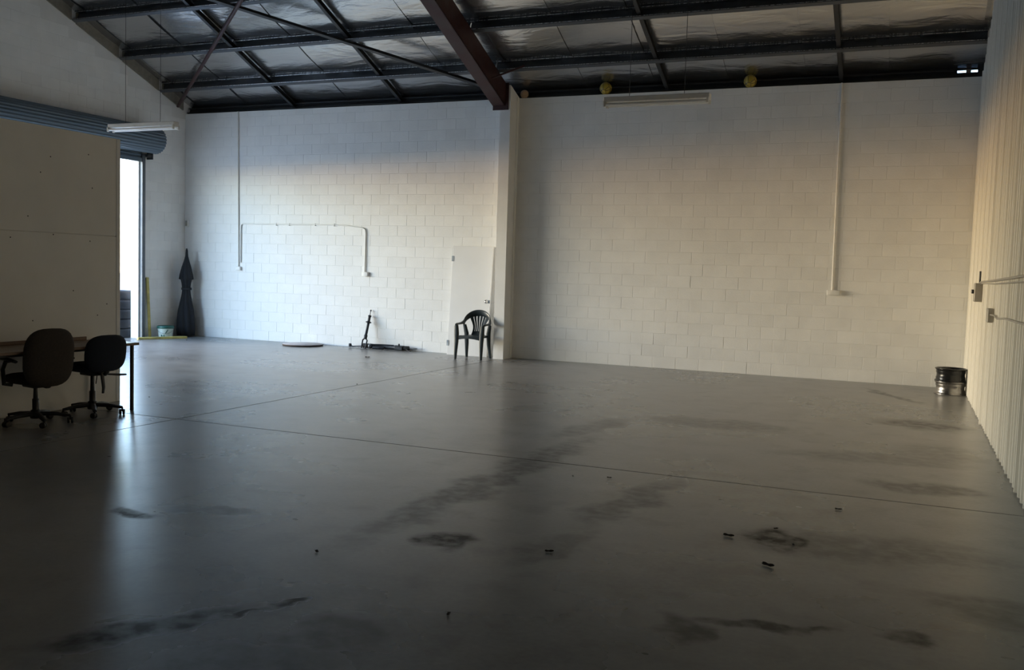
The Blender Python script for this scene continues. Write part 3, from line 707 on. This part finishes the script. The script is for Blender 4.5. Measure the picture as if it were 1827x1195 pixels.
# ------------------------------------------------------------------ things along the back wall
# closed market umbrella
t = thing('folded_umbrella', 'closed black cloth umbrella standing in the corner', 'umbrella', (-14.06, 15.52, 0))
MB().cyl((0, 0, 0), (0, 0, 1.86), .017, 10).build('pole', M['black_steel'], t)
prof = [(.04, .015), (.165, .03), (.172, .15), (.165, .35), (.145, .55), (.108, .75), (.082, .90), (.072, 1.00), (.085, 1.12), (.10, 1.20), (.135, 1.215), (.125, 1.30), (.09, 1.46), (.055, 1.60), (.03, 1.70), (.022, 1.83), (.012, 1.85)]
MB().lathe(prof, 48, rf=lambda a, z: 1 + .13 * math.sin(8 * a + 2.5 * z) * (1 if z < 1.6 else .2) + .07 * math.sin(3 * a + 1 + z * 2)).build('canopy', M['umbrella'], t)
MB().lathe([(.10, .985), (.105, 1.0), (.104, 1.03), (.097, 1.04)], 20).build('tie_strap', M['umbrella'], t)
# bucket
t = thing('paint_bucket', 'pale plastic bucket with a dark green lid by the doorway', 'bucket', (-14.07, 14.93, 0))
MB().lathe([(.13, 0), (.132, .005), (.152, .19), (.156, .215)], 32).build('bucket_body', M['bucket'], t)
MB().lathe([(.166, .20), (.170, .205), (.170, .245), (.160, .255), (.145, .248), (.0, .246)], 32).build('lid', M['green_lid'], t)
def around(pts, r0=.1345, k=.0205 / .19):     # flat print following the side of the bucket, angle measured round it
    v = []
    for a, z in pts:
        r = r0 + .10 * z + .0015; v.append((r * math.cos(a), r * math.sin(a), z))
    return v
pb = MB(); A0 = math.radians(-50)
for poly in ([(-.05, .09), (.10, .10), (.42, .175), (.34, .185), (.05, .12)], [(-.75, .085), (.55, .098), (.5, .112), (-.7, .100)], [(-.62, .02), (-.1, .02), (-.1, .075), (-.62, .075)]):
    pb.add(around([(A0 + a, z) for a, z in poly]), [tuple(range(len(poly)))])
pb.build('printed_label', M['green_lid'], t)
hp = [(.158 * math.cos(a), .158 * math.sin(a), .20 - .10 * math.sin((a + 2.4) / 3.0 * PI) if True else 0) for a in [-2.4 + 3.0 * i / 14 for i in range(15)]]
MB().sweep([(1.06 * x, 1.06 * y, z) for x, y, z in hp], .0035, n=6).build('handle', M['galv'], t)
# yellow timbers
b_ = MB().cbox(0, .018, -.035, .035, 0, 1.24, .003).build('yellow_batten', M['yellow']); b_.matrix_world = Matrix.Translation((XL + .085, 14.70, 0)) @ Matrix.Rotation(math.radians(-3.4), 4, 'Y')
tag(b_, 'thin faded yellow batten leaning upright beside the roller door guide', 'batten')
b_ = MB().cbox(-.50, .50, -.045, .045, 0, .045, .006)
b_ = b_.build('yellow_timber', M['yellow'], None, (-13.925, 14.69, 0)); b_.rotation_euler = (0, 0, math.atan2(.83, .40))
tag(b_, 'yellow painted timber lying on the floor in front of the bucket', 'timber')
# round table top
t = thing('round_tabletop', 'round grey tabletop lying flat on the floor against the wall', 'tabletop', (-10.98, 15.37, 0))
MB().lathe([(.392, .006), (.398, .010), (.398, .030)], 56).build('edge_band', M['disc_edge'], t)
MB().lathe([(.396, .0305), (.394, .033), (.0, .034)], 56).build('top_face', M['disc_top'], t)
# leaning strut
t = thing('suspension_strut', 'oily car suspension strut with a forked foot propped against the wall', 'car part', (-9.70, 15.55, 0))
A = Vector((0, 0, .0)); B = Vector((.03, .212, .755)); ax = (B - A)
rotq = Vector((0, 0, 1)).rotation_difference(ax.normalized()).to_matrix().to_4x4()
Ls = ax.length
for s in (-1, 1):
    MB().sweep([(s * .045, 0, .012), (s * .048, 0, .08), (s * .05, 0, .17), (s * .02, 0, .205)], .013, .02, n=8, up=(0, 1, 0)).build('fork_leg', M['strut'], t).matrix_local = rotq
MB().lathe([(.028, .19), (.034, .20), (.034, .27), (.026, .28), (.026, .50), (.030, .505), (.030, .52), (.026, .525)], 16).build('damper_body', M['strut'], t).matrix_local = rotq
MB().lathe([(.028, .515), (.055, .525), (.058, .535), (.030, .55)], 18).build('spring_seat', M['strut'], t).matrix_local = rotq
MB().lathe([(.026, .53), (.026, .64), (.033, .645), (.033, .668), (.022, .672)], 16).build('upper_sleeve', M['strut'], t).matrix_local = rotq
MB().lathe([(.007, .66), (.007, Ls - .03), (.014, Ls - .03), (.014, Ls - .005), (.006, Ls - .002)], 10).build('piston_rod', M['strut'], t).matrix_local = rotq
# steering rack on the floor
t = thing('steering_rack', 'dark car steering rack with rubber boots lying along the wall', 'car part', (-10.08, 15.66, 0), math.radians(2.2))
def lx(prof, name, m_, zc, yc=0, n=14):
    mm = Matrix.Translation((0, yc, zc)) @ Matrix(((0, 0, 1, 0), (1, 0, 0, 0), (0, 1, 0, 0), (0, 0, 0, 1)))
    return MB().lathe([(r, x) for x, r in prof], n, mm).build(name, m_, t)
MB().sweep([(0, 0, .045), (.02, 0, .035), (.07, -.01, .022), (.13, 0, .028), (.30, 0, .04)], [.02, .018, .013, .011, .010], n=8).build('tie_rod', M['strut'], t)
MB().lathe([(.026, .0), (.030, .01), (.030, .055), (.012, .065)], 12, Matrix.Translation((.01, 0, .012))).build('rod_end', M['strut'], t)
boot = []
for k in range(7): boot += [(.30 + k * .02, .036), (.31 + k * .02, .048)]
lx(boot, 'rubber_boot', M['tyre'], .052)
lx([(.435, .035), (.44, .050), (.475, .050), (.48, .035)], 'clamp', M['galv'], .052)
lx([(.475, .036), (.48, .045), (.52, .045), (.525, .040), (1.0, .040), (1.02, .046), (1.04, .046)], 'rack_housing', M['strut'], .052)
lx([(.55, .028), (.78, .028), (.80, .012)], 'side_cylinder', M['strut'], .030, -.055)
MB().sweep([(.52, -.02, .09), (.75, -.02, .098), (.98, -.01, .096)], .006, n=6).build('fluid_pipe', M['strut'], t)
MB().cbox(1.02, 1.19, -.06, .06, .006, .092, .012).build('pinion_housing', M['strut'], t)
MB().cyl((1.10, -.02, .08), (1.11, -.04, .125), .016, 10).build('pinion_shaft', M['strut'], t)
lx([(1.18, .040), (1.30, .042), (1.31, .034)], 'end_boot', M['tyre'], .052)
lx([(1.30, .014), (1.48, .013)], 'rack_bar', M['chrome'], .055)
MB().sweep([(1.27, -.05, .03), (1.33, -.09, .012), (1.39, -.11, .010)], .009, n=6).build('loose_hose', M['tyre'], t)
# wheels
def wheel(name, label, z, m_, loc):
    t = thing(name, label, 'wheel', (loc[0], loc[1], z), group='bare wheels stacked in the corner')
    pr = [(.195, .0), (.212, .0), (.214, .006), (.212, .016), (.201, .020), (.198, .03), (.197, .060), (.190, .072), (.190, .112), (.196, .124), (.198, .14), (.199, .160), (.204, .168), (.212, .174), (.215, .180), (.213, .188), (.202, .190), (.190, .165), (.186, .13), (.180, .112), (.180, .072), (.188, .055), (.190, .02)]
    MB().lathe(pr, 48, close=True).build('rim', m_, t)
    MB().lathe([(.182, .085), (.15, .10), (.12, .092), (.09, .11), (.05, .118), (.033, .118), (.033, .108), (.08, .10), (.12, .08), (.15, .088), (.181, .075)], 40).build('disc_face', m_, t)
    for k in range(5):
        a = 2 * PI * k / 5
        MB().lathe([(.013, .0), (.013, .006), (.008, .008)], 10, Matrix.Translation((.07 * math.cos(a), .07 * math.sin(a), .111))).build('bolt_seat', m_, t)
    return t
wheel('steel_wheel', 'worn silver wheel rim at the bottom of the corner stack', .0, M['rim_silver'], (.632, 14.985))
wheel('steel_wheel', 'glossy black wheel rim on top of the corner stack', .19, M['rim_dark'], (.628, 14.98))
# balls lodged on the wall head
def ball(name, label, x, r, m_):
    o = MB().lathe([(r * math.sin(PI * k / 16), -r * math.cos(PI * k / 16)) for k in range(17)], 28).build(name, m_, None, (x, D + .03, HW + r)); return tag(o, label, 'ball', 'balls lodged on the wall head')
ball('ball', 'yellow ball on the wall head above the left end of the hanging fitting', -5.05, .105, M['yellow_ball'])
ball('ball', 'yellow ball on the wall head right of the hanging fitting', -2.58, .104, M['yellow_ball'])
ball('ball', 'small tan ball on the wall head beside the pilaster', -6.58, .075, M['tan_ball']).location.z = HW + .075
# tyres outside
tp = []
for k in range(25):
    a = 2 * PI * k / 24; c, s = math.cos(a), math.sin(a)
    tp.append((.255 + .065 * math.copysign(abs(c) ** .6, c), .10 + .095 * math.copysign(abs(s) ** .6, s)))
tym = None
for k in range(5):
    if tym is None:
        mb = MB().lathe(tp[:-1], 36, close=True, rf=lambda a, z: 1); o = mb.build('tyre', M['tyre']); tym = o
    else:
        o = tym.copy(); C.objects.link(o)
    o.location = (-15.02 + random.uniform(-.015, .015), 14.56 + random.uniform(-.015, .015), -.02 + k * .195)
    tag(o, ['bottom', 'second', 'middle', 'fourth', 'top'][k] + ' used tyre of the stack outside the doorway', 'tyre', 'used tyres stacked outside')

# ------------------------------------------------------------------ dead leaves and scraps on the floor
def leaf(label, x, y, size, rot, m_='leaf', nm='dead_leaf', cat='leaf'):
    size *= .66; rd = random.Random(int((x + 20) * 997 + y * 31)); w = .42
    def lf(u, v):
        a = (u - .5) * 2; prof_ = math.sin(PI * (.06 + .88 * v)) ** .7
        wig = 1 + .35 * math.sin(9 * v + rd.random() * .2)
        return (a * w * size * prof_ * wig * .6, (v - .5) * size, .004 + abs(a) ** 1.5 * size * .12 + .05 * size * (2 * v - 1) ** 2 + .02 * size * math.sin(11 * v + 4 * u))
    o = MB().shell(lf, 5, 8, .0016).build(nm, M[m_], None, (x, y, 0)); o.rotation_euler = (0, 0, rot)
    return tag(o, label, cat, 'litter on the floor')
leaf('small curled dead leaf on the floor left of the round oil stain', -2.964, 4.308, .055, .8)
leaf('dead leaf on the dark tyre mark in the middle of the floor', -1.813, 4.937, .075, 2.0)
leaf('ragged dead leaf on the floor at the right in front of the oil patch', -.64, 5.283, .11, 1.2)
leaf('tiny dead leaf nearest the viewer on the bare middle floor', -1.883, 3.801, .05, .2)
leaf('scrap of pale litter just in front of the cross joint', -2.354, 6.888, .05, .5, 'paper', 'litter_scrap', 'scrap')
leaf('small dark leaf beside the pale scrap near the cross joint', -2.083, 6.98, .055, 1.7)
leaf('dark flat scrap on the floor in front of the steering rack', -8.69, 14.08, .13, 1.9, 'leaf', 'litter_scrap', 'scrap')
leaf('tiny dark leaf on the long floor joint', -6.802, 10.766, .06, .4)
leaf('brown dead leaf on the floor left of the oil patch', -.944, 5.779, .10, 1.5)
leaf('small dark leaf lying in the oil patch', -.558, 5.776, .045, .3)
leaf('dark crumb of leaf at the far edge of the oil patch', -.70, 6.10, .05, 2.4)
leaf('tiny leaf on the pale floor beyond the table leg', -8.076, 8.313, .05, 1.0)
leaf('flat dark leaf on the floor right of the cross joint middle', -.37, 6.84, .07, 1.6)
leaf('tiny dark crumb in front of the yellow timber', -13.35, 14.75, .07, 1.2)
